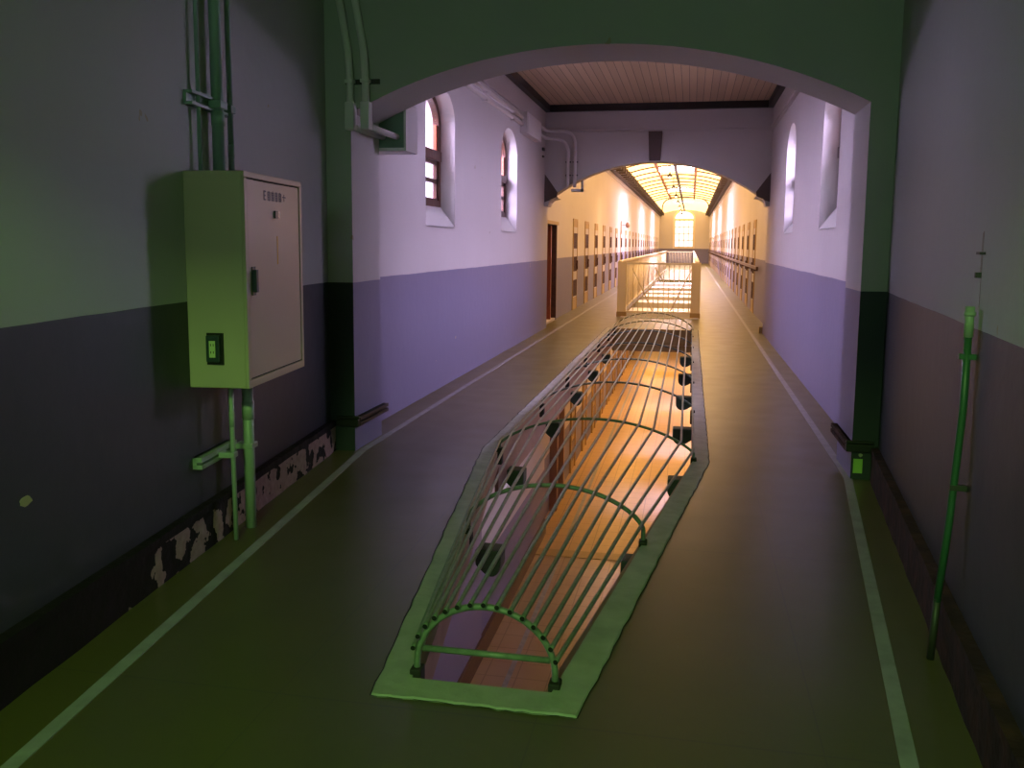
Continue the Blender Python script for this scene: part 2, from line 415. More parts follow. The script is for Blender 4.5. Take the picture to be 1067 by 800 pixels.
# ceiling of the window section
bm = B(); box(bm, XL-.2, XR+.2, YA1-.1, YB0+.1, 4.12, 4.2); c2 = struct('ceiling_boarded', bm, 'boards')
bm = B()
box(bm, XL, XL+.09, YA1, YB0, 4.0, 4.12); box(bm, XR-.09, XR, YA1, YB0, 4.0, 4.12)
box(bm, XL, XR, YB0-.09, YB0, 4.0, 4.12); box(bm, XL, XR, YA1, YA1+.09, 4.0, 4.12)
struct('trim_7', bm, 'black_wood')
bm = B()
for (z0, z1, d) in ((3.66, 3.70, .035), (3.61, 3.64, .018)):
    box(bm, XL, XL+d, YA1, YB0, z0, z1); box(bm, XR-d, XR, YA1, YB0, z0, z1); box(bm, XL, XR, YB0-d, YB0, z0, z1)
struct('trim_8', bm, 'wall')

# second arch wall
bm = B()
a = seg_arch(-.70, 1.87, 2.47, .62)
prism(bm, [(-2.95,4.4),(-2.95,2.47)] + a + [(1.7,2.47),(1.7,4.4)], YB0, YB1, 'XZ')
struct('wall_second_arch', bm, 'wall')
kb = B(); prism(kb, [(-.80,3.11),(-.60,3.11),(-.575,3.63),(-.825,3.63)], YB0-.05, YB0+.05, 'XZ')
tag(obj('keystone', kb, 'brown_stone', bevel=.006), 'brown keystone block at the crown of the second arch', 'keystone')
for side, lab in ((-1,'brown springer block at the left end of the second arch'), (1,'brown springer block at the right end of the second arch')):
    X = XL if side < 0 else XR; s = -side
    r = thing('springer_block', lab, 'corbel', (X, YB0, 2.4), 'springer blocks of the second arch')
    bm = B(); prism(bm, [(X,2.88),(X,2.36),(X+s*.05,2.36),(X+s*.11,2.42),(X+s*.23,2.47),(X+s*.24,2.55)], YB0-.06, YB0, 'XZ')
    obj('block', bm, 'brown_stone', r)
    q = [(X+s*.02,2.30)] + [(X+s*(.02+.24*(1-math.cos(t*PI/2/6))*1.0), 2.30+.16*math.sin(t*PI/2/6)) for t in range(7)]
    bm = B(); prism(bm, [(X,2.30),(X,2.37)] + [(X+s*.12,2.41),(X+s*.25,2.47),(X+s*.26,2.44)] + [(X+s*.16,2.42),(X+s*.09,2.37),(X+s*.07,2.30)], YB0-.075, YB1, 'XZ')
    obj('moulding', bm, 'pale_panel', r)

# cell corridor walls
def cell_wall(name, x0, x1, door=None):
    bm = B()
    if door:
        a, b, h = door
        box(bm, x0, x1, YB1, a, 0, 4.55); box(bm, x0, x1, b, YE+.3, 0, 4.55); box(bm, x0, x1, a, b, h, 4.55)
    else: box(bm, x0, x1, YB1, YE+.3, 0, 4.55)
    box(bm, x0, x1, YB1, YE+.3, LOW, 0)
    return struct(name, bm, 'wall')
cell_wall('wall_cells_left', CL-.5, CL, (17.45,18.75,2.0)); cell_wall('wall_cells_right', CR, CR+.5)
bm = B(); box(bm, CL-.1, CR+.1, YE, YE+.3, LOW, 6); struct('wall_far', bm, 'wall')
# dark side doorway
bm = B()
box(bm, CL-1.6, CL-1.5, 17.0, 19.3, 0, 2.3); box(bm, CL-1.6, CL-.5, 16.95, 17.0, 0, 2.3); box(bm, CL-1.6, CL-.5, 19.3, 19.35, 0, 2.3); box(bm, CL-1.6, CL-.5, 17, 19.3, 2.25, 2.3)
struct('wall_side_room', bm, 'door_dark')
d = bpy.data.objects.new('door_1', None); COL.objects.link(d); d['kind'] = 'structure'; d.location = (CL, 18.1, 0)
bm = B(); box(bm, CL-.2, CL+.03, 17.40, 17.48, 0, 2.0); box(bm, CL-.2, CL+.03, 18.72, 18.80, 0, 2.0); obj('jamb', bm, 'brown_wood', d)
bm = B(); box(bm, CL-.2, CL+.05, 17.33, 18.87, 2.0, 2.07); obj('lintel', bm, 'tan', d)
bm = B(); box(bm, CL-.48, CL-.43, 17.5, 18.7, .02, 1.98); box(bm, CL-.43, CL-.41, 17.6, 18.6, .2, .9); box(bm, CL-.43, CL-.41, 17.6, 18.6, 1.0, 1.8)
obj('leaf', bm, 'door_dark', d)
bm = B(); box(bm, CL-.42, CL-.02, 18.28, 18.36, .02, 1.98); obj('door_edge', bm, 'red_wood', d)
bm = B(); box(bm, CL-.4, CL+.02, 17.48, 18.72, 0, .04); obj('threshold', bm, 'pale_panel', d)

# ------------------------------------------------------------------ cell doors
ORD = ['first','second','third','fourth','fifth','sixth','seventh','eighth','ninth','tenth','eleventh','twelfth','thirteenth','fourteenth','fifteenth','sixteenth','seventeenth','eighteenth','nineteenth','twentieth','twenty-first','twenty-second','twenty-third']
def make_cell_door(side):
    s = 1 if side < 0 else -1          # into the corridor
    X = CL if side < 0 else CR
    t = thing('cell_door', '', 'door', (X, 0, 0))
    def bx(name, y0, y1, z0, z1, d, m, par=t):
        bm = B(); xa, xb = sorted((X, X+s*d)); box(bm, xa, xb, y0, y1, z0, z1); return obj(name, bm, m, par)
    bm = B()
    xa, xb = sorted((X, X+s*.022))
    box(bm, xa, xb, -.41, -.36, 0, 2.22); box(bm, xa, xb, .36, .41, 0, 2.22); box(bm, xa, xb, -.36, .36, 2.16, 2.22)
    obj('door_frame', bm, 'tan', t)
    bx('transom_panel', -.36, .36, 2.02, 2.16, .015, 'tan')
    bx('number_board', -.36, .36, 1.88, 2.02, .015, 'pale_panel')
    leaf = bx('leaf', -.36, .36, .30, 1.88, .012, 'pale_panel'); bx('kick_board', -.36, .36, .0, .30, .014, 'tan')
    bm = B()
    for z0, z1 in ((1.50,1.87),(.94,1.30),(.33,.73)):
        xa, xb = sorted((X+s*.012, X+s*.018)); box(bm, xa, xb, -.355, .355, z0, z1)
        for k in range(7):
            y = -.30 + k*.1; xa, xb = sorted((X+s*.018, X+s*.024)); box(bm, xa, xb, y-.012, y+.012, z0, z1)
    obj('barred_panel', bm, 'door_dark', leaf)
    bx('hatch', -.2, .2, .75, .92, .020, 'pale_panel', leaf)
    bm = B(); xa, xb = sorted((X+s*.018, X+s*.055)); box(bm, xa, xb, .18, .33, 1.06, 1.14); box(bm, xa, xb, .22, .27, .98, 1.2)
    obj('bolt', bm, 'door_dark', leaf)
    return t
for side, nm in ((-1,'left'), (1,'right')):
    proto = make_cell_door(side)
    for k in range(23):
        o = proto if k == 0 else copy_tree(proto)
        o.location.y = (21.95 if side < 0 else 22.35) + 2.46*k
        o['label'] = 'dark barred wooden cell door, the %s from the near end of the %s wall' % (ORD[k], nm)
        o['group'] = 'cell doors along the %s wall' % nm
# lower storey cell doors on the left wall
def lower_door():
    t = thing('lower_cell_door', '', 'door', (CL, 0, LOW))
    bm = B(); box(bm, CL, CL+.05, -.43, -.36, LOW, LOW+2.2); box(bm, CL, CL+.05, .36, .43, LOW, LOW+2.2); box(bm, CL, CL+.05, -.43, .43, LOW+2.2, LOW+2.27); obj('door_frame', bm, 'tan', t)
    bm = B(); box(bm, CL, CL+.02, -.36, .36, LOW, LOW+2.2); lf = obj('leaf', bm, 'tan', t)
    bm = B()
    for z0, z1 in ((1.5,2.1),(.9,1.35),(.25,.75)): box(bm, CL+.02, CL+.035, -.32, .32, LOW+z0, LOW+z1)
    obj('barred_panel', bm, 'door_dark', lf)
    return t
lp = lower_door()
for k in range(12):
    o = lp if k == 0 else copy_tree(lp)
    o.location.y = 22.0 + 2.46*k
    o['label'] = 'dark cell door on the storey below, %s from the near end seen through the cage' % ORD[k]
    o['group'] = 'cell doors on the lower storey'
d = bpy.data.objects.new('door_2', None); COL.objects.link(d); d['kind'] = 'structure'; d.location = (CL, 18.6, LOW)
bm = B(); box(bm, CL, CL+.16, 18.35, 18.50, LOW, LOW+2.35); box(bm, CL, CL+.16, 19.35, 19.5, LOW, LOW+2.35); box(bm, CL, CL+.16, 18.35, 19.5, LOW+2.35, LOW+2.5); obj('door_frame', bm, 'fascia', d)
bm = B(); box(bm, CL, CL+.05, 18.50, 19.35, LOW, LOW+2.35); obj('leaf', bm, 'brown_wood', d)
# lower skirting in first part
bm = B(); box(bm, XL, XL+.05, 7, YB1, LOW, LOW+.30); struct('baseboard_lower', bm, 'brown_wood')
bm = B(); box(bm, XL, XL+.02, 7, 11.4, LOW+.3, LOW+2.4); struct('trim_70', bm, 'dado')

# right handrail
t = thing('handrail', 'dark brown wooden handrail along the right wall of the cell corridor', 'handrail', (CR, 20, 1.1))
bm = B(); box(bm, CR-.115, CR-.065, 20.0, 78, 1.08, 1.15); obj('rail', bm, 'brown_wood', t, bevel=.008)
for k in range(24):
    bm = B(); box(bm, CR-.10, CR, 21.0+k*2.46, 21.06+k*2.46, 1.03, 1.08); obj('bracket', bm, 'brown_wood', t)

# ------------------------------------------------------------------ cell corridor roof
ZE = 4.32
def vault(x):
    u = (x - (CL+CR)/2)/((CR-CL)/2); return ZE + .40*(1-abs(u)**2.0)
SK = [(36.5,39.0),(50.5,53.0),(64.5,67.0)]
bm = B(); n = 24
xs = [CL + (CR-CL)*i/n for i in range(n+1)]
ys = [YB1]; 
for a, b in SK: ys += [a, b]
ys += [YE]
for i in range(n):
    xm = (xs[i]+xs[i+1])/2
    for j in range(len(ys)-1):
        if j % 2 == 1 and -1.35 < xm < .02: continue
        v = [bm.verts.new(p) for p in ((xs[i],ys[j],vault(xs[i])),(xs[i+1],ys[j],vault(xs[i+1])),(xs[i+1],ys[j+1],vault(xs[i+1])),(xs[i],ys[j+1],vault(xs[i])))]
        f = bm.faces.new(v); f.smooth = True
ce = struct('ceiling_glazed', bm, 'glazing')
for k, (a, b) in enumerate(SK):
    w = bpy.data.objects.new('window_%d' % (20+k), None); COL.objects.link(w); w['kind'] = 'structure'; w.location = (CX, (a+b)/2, 5.2)
    bm = B(); box(bm, -1.40, -1.34, a, b, 4.78, 5.3); box(bm, .0, .06, a, b, 4.78, 5.3); box(bm, -1.4, .06, a-.06, a, 4.85, 5.3); box(bm, -1.4, .06, b, b+.06, 4.85, 5.3); obj('skylight_curb', bm, 'white_iron', w)
    bm = B(); box(bm, -1.36, .04, a, b, 5.28, 5.32); obj('pane', bm, 'skylight', w)
bm = B()
y = 17.3
while y < 60:
    pts = [(x, y, vault(x)-.035) for x in xs]
    tube(bm, pts, .026, 5)
    y += 2.3
ra = struct('trim_10', bm, 'rafter')
bm = B()
for x in (-1.42, .07): box(bm, x-.05, x+.05, YB1, 60, vault(x)-.10, vault(x)-.01)
struct('trim_11', bm, 'stringer')
bm = B(); box(bm, -.76, -.66, YB1, YE, vault(-.7)-.14, vault(-.7)-.02); struct('trim_12', bm, 'rafter')
bm = B()
for X, s in ((CL, 1), (CR, -1)):
    xa, xb = sorted((X, X+s*.16)); box(bm, xa, xb, YB1, YE, 4.14, 4.42)
    y = 17.2
    while y < 80:
        xa, xb = sorted((X, X+s*.40)); box(bm, xa, xb, y, y+.34, 4.17, 4.42); y += 1.05
struct('trim_13', bm, 'eaves')
bm = B()
for X, s in ((CL, 1), (CR, -1)):
    xa, xb = sorted((X, X+s*.03)); box(bm, xa, xb, YB1, YE, 3.98, 4.04)
struct('trim_14', bm, 'wall')
# coved end of the roof with its arched rim
arc = []
for i in range(33):
    t = PI*i/32; c, s_ = math.cos(t), math.sin(t)
    arc.append((-.47 - 1.50*math.copysign(abs(c)**.55, c), 3.75 + .95*s_**.55))
bm = B(); tube(bm, [(x, 60, z) for x, z in arc], .04, 6); struct('trim_15', bm, 'rafter')

# far window
w = bpy.data.objects.new('window_30', None); COL.objects.link(w); w['kind'] = 'structure'; w.location = (-.70, YE, 1.4)
fx0, fx1 = -1.50, .10
head = arch_pts(-.70, .80, 3.95, .62)
bm = B(); prism(bm, [(fx0-.16,1.30)] + arch_pts(-.70,.96,3.95,.78) + [(fx1+.16,1.30)], YE-.05, YE, 'XZ'); obj('casing', bm, 'white_iron', w)
bm = B(); prism(bm, [(fx0,1.46),(fx0,3.80),(fx1,3.80),(fx1,1.46)], YE-.065, YE-.05, 'XZ'); obj('pane', bm, 'far_pane', w)
bm = B(); prism(bm, [(x, z) for x, z in head], YE-.065, YE-.05, 'XZ'); obj('pane', bm, 'far_pane', w)
bm = B()
for z in (1.46, 2.05, 2.62, 3.2, 3.78): box(bm, fx0, fx1, YE-.10, YE-.06, z-.03, z+.03)
for x in (fx0, -1.1, -.7, -.3, fx1): box(bm, x-.03, x+.03, YE-.10, YE-.06, 1.46, 3.8)
obj('glazing_bars', bm, 'white_iron', w)

# pendant lamps under the ridge
def pendant():
    t = thing('pendant_lamp', '', 'lamp', (-.90, 0, 4.25))
    bm = B(); tube(bm, [(-.90,0,4.32),(-.90,0,4.86)], .012, 6); obj('cord', bm, 'black_wood', t)
    bm = B(); tube(bm, [(-.90,0,4.20),(-.90,0,4.30),(-.90,0,4.34)], [.11,.05,.02], 12); obj('shade', bm, 'rafter', t)
    bm = B(); tube(bm, [(-.90,0,4.14),(-.90,0,4.17),(-.90,0,4.20)], [.03,.045,.03], 10); obj('bulb', bm, 'bulb', t)
    return t
pp = pendant()
for k in range(8):
    o = pp if k == 0 else copy_tree(pp)
    o.location.y = 28 + 7*k
    o['label'] = 'small dark shaded pendant lamp under the roof ridge, %s from the near end' % ORD[k]; o['group'] = 'pendant lamps under the ridge'

# little red bracket lamp on the left wall
t = thing('alarm_lamp', 'small pale red alarm lamp on an arm, high on left cell wall', 'lamp', (CL, 36.3, 2.4))
bm = B(); box(bm, CL, CL+.06, 36.2, 36.4, 2.05, 2.55); obj('backplate', bm, 'pale_panel', t)
bm = B(); tube(bm, [(CL+.05,36.3,2.4),(CL+.28,36.3,2.40)], .02, 6); obj('arm', bm, 'fascia', t)
bm = B(); tube(bm, [(CL+.28,36.3,2.28),(CL+.28,36.3,2.34),(CL+.28,36.3,2.5)], [.05,.09,.06], 10); obj('globe', bm, 'fascia', t)

# ------------------------------------------------------------------ railing around the far stairwell
rail = thing('stairwell_railing', 'white iron railing with cream end posts round the far floor opening', 'railing', (CX, 20, 0))
def rpost(x, y, w=.20, dpt=.07):
    bm = B(); box(bm, x-w/2, x+w/2, y-dpt/2, y+dpt/2, .10, 1.22); obj('post', bm, 'cream_panel', rail, bevel=.006)
    bm = B(); box(bm, x-w/2-.01, x+w/2+.01, y-dpt/2-.01, y+dpt/2+.01, 0, .11); obj('post_foot', bm, 'tan', rail)
rpost(-1.50, 20.0); rpost(.12, 20.0)
for (X) in (-1.55, .14):
    bm = B(); box(bm, X-.045, X+.045, 20.0, 57, 1.20, 1.25); obj('top_rail', bm, 'white_iron', rail, bevel=.006)
    bm = B(); box(bm, X-.02, X+.02, 20.0, 57, .08, .12); obj('bottom_rail', bm, 'white_iron', rail)
    for k in range(10):
        ya = 20.05 + 3.7*k; bm = B()
        y = ya
        while y < ya+3.6:
            tube(bm, [(X, y, .12), (X, y, 1.20)], .011, 5); y += .15
        tube(bm, [(X, ya, 1.18), (X, ya+3.6, .14)] if k % 2 == 0 else [(X, ya, .14), (X, ya+3.6, 1.18)], .02, 5)
        obj('bar_panel', bm, 'white_iron', rail)
for (y, m) in ((20.0, 'front'), (57.0, 'end')):
    bm = B(); box(bm, -1.5, .12, y-.02, y+.02, 1.17, 1.21); obj('cross_rail', bm, 'white_iron', rail)
    bm = B(); box(bm, -1.5, .12, y-.02, y+.02, .09, .13); obj('cross_rail', bm, 'white_iron', rail)
    for k in range(13 if y < 30 else 16):
        x = -1.36 + k*(1.34/(12 if y < 30 else 15)); bm = B(); tube(bm, [(x, y, .12), (x, y, 1.18)], .010, 6); obj('baluster', bm, 'white_iron', rail)
for (a, b) in (((-1.27,20.03,1.08),(-.82,20.03,.14)), ((-.78,20.03,1.12),(-.56,20.03,.75)), ((.07,20.03,1.17),(-.42,20.03,.14)), ((-1.35,20.03,.14),(-.68,20.03,.86))):
    bm = B(); tube(bm, [a, b], .014, 6); obj('brace', bm, 'white_iron', rail)
# white slabs added across the well to make its bright stripes
for k, (a, b) in enumerate(((21.7,23.2),(25.4,26.6),(28.4,29.7),(30.9,32.2),(34.4,35.6),(38.2,39.6))):
    bm = B(); box(bm, -1.5, .2, a, b, -.28, -.02); struct('trim_%d' % (40+k), bm, 'white_slab')
bm = B(); box(bm, -1.5, .2, 19.72, 19.80, -.30, .02); struct('trim_50', bm, 'white_slab')

# ------------------------------------------------------------------ kerb round the cage opening
kt = thing('concrete_kerb', 'raised painted concrete kerb framing the cage opening in the floor', 'kerb', (CX, 3, 0))
def kerb_piece(outer, inner, h=.010, n=60):
    """strip between two polylines with a ragged outer edge"""
    def along(pl, t):
        L = [ (Vector(b)-Vector(a)).length for a, b in zip(pl[:-1], pl[1:]) ]; T = t*sum(L)
        for (a, b, l) in zip(pl[:-1], pl[1:], L):
            if T <= l + 1e-9: return Vector(a).lerp(Vector(b), min(1, T/l))
            T -= l
        return Vector(pl[-1])
    bm = B(); bg = B(); prev = None; pg = None
    for i in range(n+1):
        t = i/n; o = along(outer, t); q = along(inner, t); dirn = (o-q).normalized()
        j = random.uniform(-.006,.006) if 0 < i < n else 0
        o2 = o + dirn*j; o3 = o + dirn*(j + .002 + random.uniform(0,.005))
        ring = [bm.verts.new((q.x,q.y,-.02)), bm.verts.new((q.x,q.y,h)), bm.verts.new((o2.x-dirn.x*.01,o2.y-dirn.y*.01,h-.002)), bm.verts.new((o2.x,o2.y,0))]
        g = [bg.verts.new((o2.x-dirn.x*.01,o2.y-dirn.y*.01,.001)), bg.verts.new((o3.x,o3.y,.0035))]
        if prev:
            for k in range(3): bm.faces.new((prev[k], ring[k], ring[k+1], prev[k+1]))
            bg.faces.new((pg[0], g[0], g[1], pg[1]))
        prev, pg = ring, g
    obj('kerb_side', bm, 'kerb', kt); obj('crack', bg, 'grout', kt)
kerb_piece([(-1.07,2.83),(-.33,2.83)], [(-.96,2.97),(-.44,2.97)], n=24)
kerb_piece([(-1.07,2.83),(-1.56,6.62),(-1.56,17.15)], [(-.96,2.97),(-1.46,6.72),(-1.44,17.15)], n=150)
kerb_piece([(-.33,2.83),(.18,6.60),(.17,17.15)], [(-.44,2.97),(.07,6.66),(.07,17.15)], n=150)

# ------------------------------------------------------------------ the cage
cage = thing('barred_cage', 'long arched cage of green grey steel bars over the floor opening', 'grille', (CX, 3.0, 0))
RIBS = [ # y, left x, right x, apex z
 (3.02,-.955,-.435,.285),(4.65,-1.17,-.205,.30),(6.60,-1.41,.065,.29),(8.55,-1.40,.06,.275),(10.40,-1.40,.06,.27),
 (12.25,-1.40,.06,.265),(14.05,-1.40,.06,.265),(15.75,-1.40,.06,.27),(17.05,-1.40,.06,.32)]
def rib_curve(r, n=48, grow=0.0):
    y, xl, xr, h = r; cx = (xl+xr)/2; w = (xr-xl)/2
    e, leg = (.5, .05) if w < .4 else ((.66, .085) if w < .6 else (.78, .06))
    out = [Vector((xl-grow, y, .0))]
    for i in range(n+1):
        u = -math.cos(PI*i/n)
        out.append(Vector((cx + (w+grow)*u, y, leg + (h-leg+grow)*max(0, 1-u*u)**e)))
    return out + [Vector((xr+grow, y, .0))]
def by_length(pts, fr):
    L = [(b-a).length for a, b in zip(pts[:-1], pts[1:])]; T = fr*sum(L)
    for a, b, l in zip(pts[:-1], pts[1:], L):
        if T <= l: return a.lerp(b, T/l)
        T -= l
    return pts[-1]
for i, r in enumerate(RIBS):
    bm = B(); tube(bm, rib_curve(r), .0125 if i < 2 else .0105, 10); obj('rib', bm, 'cage', cage)
    for x in (r[1], r[2]):
        bm = B(); box(bm, x-.022, x+.022, r[0]-.03, r[0]+.03, -.10, .03); obj('anchor', bm, 'grout', cage, bevel=.006)
NB = 15
for k in range(NB):
    fr = .125 + (1-.25)*k/(NB-1)
    pts = []
    for i, r in enumerate(RIBS):
        f2 = fr if i == 0 else (.10 + .80*k/(NB-1) if i == 1 else .055 + .89*k/(NB-1))
        pts.append(by_length(rib_curve(r, grow=.020), f2))
    d0 = (pts[0]-pts[1]).normalized(); pts = [pts[0]+d0*.035] + pts
    pts[-1] = pts[-1] + Vector((0,.02,0))
    # gentle bend at the third rib instead of a hard corner
    ref = [pts[0], pts[1]]
    for i in range(2, len(pts)-1):
        a, b, c = pts[i-1], pts[i], pts[i+1]
        for q in (.12, .06): ref.append(b.lerp(a, q))
        ref.append(b*.985 + (a.lerp(b,.94) + b.lerp(c,.06))*.0075)
        for q in (.06, .12): ref.append(b.lerp(c, q))
    ref.append(pts[-1])
    bm = B(); tube(bm, ref, .0095, 8, capmi=1); obj('bar', bm, ['cage','hole'], cage)
bm = B(); tube(bm, [(-.93,3.02,.105),(-.455,3.02,.105)], [.012,.012], 10); obj('tie_bar', bm, 'cage', cage)

# beam ends poking out under the opening edge
YB = [5.1, 7.03, 9.05, 11.0, 12.95, 15.0]
def beam_end(x_edge, y, s):
    w = .14 if s > 0 else .19
    prof = [(-.02*s,-.26),(-.02*s,-.36),(s*w*.25,-.41)]
    for t in range(6): a_ = t/5*PI/2; prof.append((s*(w*.55+w*.45*math.sin(a_)), -.35-.08*math.cos(a_)))
    prof += [(s*w,-.26)]
    bm = B(); prism(bm, [(x_edge+u, v) for u, v in prof], y, y+.15, 'XZ'); return bm
for side, nm in ((1,'left'), (-1,'right')):
    for k, y in enumerate(YB):
        if side > 0: xe = -.96-.51*(y-2.97)/3.73 if y < 6.7 else -1.47
        else: xe = -.44+.53*(y-2.97)/3.68 if y < 6.65 else .09
        xe += .03*side
        o = obj('beam_end', beam_end(xe, y, side), 'corbel', bevel=.012)
        tag(o, 'rounded dark green beam end under the %s kerb edge, %s from the near end' % (nm, ORD[k]), 'beam end', 'beam ends under the %s kerb edge' % nm)

# ------------------------------------------------------------------ electrical cabinet on the left wall
c0 = WL(2.0, 0, .865)
cab = thing('electrical_cabinet', 'tall beige steel electrical cabinet hanging on the left wall', 'cabinet', c0)
bm = B(); box(bm, 1.58, 2.42, -.05, .245, .865, 1.945, T=WL); obj('body', bm, 'box_paint', cab, bevel=.006)
bm = B()
for q in ((1.58,2.42,1.915,1.945),(1.58,2.42,.865,.905)): box(bm, q[0], q[1], .245, .262, q[2], q[3], T=WL)
for q in ((1.58,1.615),(2.385,2.42)): box(bm, q[0], q[1], .245, .262, .905, 1.915, T=WL)
obj('door_surround', bm, 'box_paint', cab, bevel=.003)
bm = B(); box(bm, 1.613, 2.387, .245, .2465, .903, 1.917, T=WL); obj('door_gap', bm, 'seam', cab)
bm = B(); box(bm, 1.622, 2.378, .246, .258, .912, 1.908, T=WL); dr = obj('door', bm, 'box_paint', cab, bevel=.003)
bm = B(); box(bm, 1.655, 1.700, .258, .262, 1.33, 1.475, T=WL); box(bm, 1.662, 1.690, .262, .282, 1.345, 1.46, T=WL); h = obj('handle', bm, 'black_plastic', dr, bevel=.003); h['label'] = 'long dark latch handle'
bm = B(); box(bm, 1.655, 1.700, .2585, .263, 1.33, 1.475, T=WL); obj('handle_plate', bm, 'black_plastic', dr)
bm = B(); box(bm, 1.985, 2.025, .258, .268, 1.725, 1.765, T=WL); obj('lock', bm, 'black_plastic', dr)
bm = B(); box(bm, 2.027, 2.055, .258, .263, 1.725, 1.765, T=WL); obj('lock_plate', bm, 'chrome', dr)
bm = B(); box(bm, 2.022, 2.032, .258, .2595, 1.48, 1.63, T=WL); o = obj('tape_strip', bm, 'yellow', dr); o['label'] = 'thin yellow vertical tape strip'
# faded dark marks of the name plate: the letter E and a row of worn characters
def mark(bm, s0, s1, z0, z1): box(bm, s0, s1, .258, .2592, z0, z1, T=WL)
bm = B(); mark(bm,1.845,1.855,1.815,1.865); mark(bm,1.845,1.875,1.857,1.865); mark(bm,1.845,1.87,1.836,1.844); mark(bm,1.845,1.875,1.815,1.822)
obj('letter', bm, 'label_ink', dr)
s = 1.90
for k in range(4):
    bm = B(); mark(bm, s, s+.006, 1.815, 1.862); mark(bm, s+.03, s+.036, 1.815, 1.862)
    for z in (1.818, 1.83, 1.843, 1.855): mark(bm, s, s+.036, z, z+.004)
    mark(bm, s+.016, s+.021, 1.812, 1.866); s += .055; obj('letter', bm, 'label_ink', dr)
bm = B(); mark(bm, s, s+.05, 1.84, 1.846); mark(bm, s+.02, s+.026, 1.82, 1.858); obj('letter', bm, 'label_ink', dr)
# outlet on the near side
soc = thing('wall_socket', 'black double power socket on the near side of the beige cabinet', 'socket', WL(1.58,.08,1.0))
bm = B(); box(bm, 1.545, 1.58, .055, .125, 1.00, 1.135, T=WL); obj('cover_plate', bm, 'black_plastic', soc, bevel=.006)
bm = B(); box(bm, 1.541, 1.546, .075, .106, 1.025, 1.108, T=WL); ins = obj('insert', bm, 'socket', soc)
bm = B()
for z in (1.045, 1.082):
    for d_ in (.082, .096): box(bm, 1.5395, 1.5415, d_, d_+.003, z, z+.012, T=WL)
obj('slot', bm, 'seam', ins)
bm = B(); box(bm, 1.57, 1.582, .05, .135, .985, 1.145, T=WL); obj('back_box', bm, 'seam', soc)

# pipes below the cabinet
def pipe(name, label, pts, r, m, seg=14, cuffs=()):
    t = thing(name, label, 'pipe', pts[-1]); bm = B(); tube(bm, pts, r, seg); obj('pipe_run', bm, m, t)
    for (a, b) in cuffs:
        bm = B(); tube(bm, [a, b], r*1.12, seg); obj('coupling', bm, m, t)
    return t
pipe('conduit', 'thick cream green conduit from cabinet bottom down to the floor', [WL(2.02,.07,.87), WL(2.02,.07,.0)], .030, 'pipe_paint', 18, [(WL(2.02,.07,.72), WL(2.02,.07,.62))])
pipe('conduit', 'thin cream green conduit left of the thick one below the cabinet', [WL(1.80,.07,.87), WL(1.80,.07,.6), WL(1.80,.075,.0)], .0125, 'pipe_paint', 12, [(WL(1.80,.07,.70), WL(1.80,.07,.62))])
br = thing('pipe_clamp', 'green steel channel clamp holding the two conduits below the cabinet', 'clamp', WL(1.8,0,.5))
bm = B(); box(bm, 1.58, 2.02, -.05, .0, .475, .50, T=WL); box(bm, 1.58, 2.02, -.05, .0, .44, .462, T=WL); box(bm, 1.58, 2.02, -.05, -.03, .44, .5, T=WL); obj('channel', bm, 'pipe_paint', br)
bm = B(); box(bm, 1.772, 1.828, .0, .088, .455, .485, T=WL); obj('saddle', bm, 'pipe_paint', br, bevel=.004)
bm = B(); box(bm, 1.985, 2.07, .0, .103, .455, .485, T=WL); obj('saddle', bm, 'pipe_paint', br, bevel=.004)
# pipes above the cabinet
pipe('conduit', 'thick teal green conduit rising from cabinet top to the ceiling', [WL(1.90,.0,1.94), WL(1.90,.0,4.0)], .031, 'pipe_teal', 18, [(WL(1.90,.0,2.20), WL(1.90,.0,2.27))])
pipe('conduit', 'thin grey green conduit right of the thick one above the cabinet', [WL(2.06,.0,1.94), WL(2.06,.0,4.0)], .016, 'pipe_teal', 12, [(WL(2.06,.0,2.05), WL(2.06,.0,2.12))])
pipe('conduit', 'thin dark conduit left of the thick one above the cabinet', [WL(1.72,-.02,1.94), WL(1.72,-.02,4.0)], .011, 'pipe_teal', 12)
br = thing('pipe_clamp', 'dark green channel clamp holding the conduits above the cabinet', 'clamp', WL(1.8,0,2.3))
bm = B(); box(bm, 1.62, 2.12, -.05, -.035, 2.27, 2.34, T=WL); box(bm, 1.62, 2.12, -.05, -.005, 2.27, 2.285, T=WL); box(bm, 1.62, 2.12, -.05, -.005, 2.325, 2.34, T=WL); obj('channel', bm, 'pipe_teal', br)
bm = B(); box(bm, 1.855, 1.945, -.03, .037, 2.285, 2.325, T=WL); obj('saddle', bm, 'pipe_teal', br, bevel=.004)
bm = B(); box(bm, 2.03, 2.09, -.03, .02, 2.285, 2.325, T=WL); obj('saddle', bm, 'pipe_teal', br, bevel=.004)

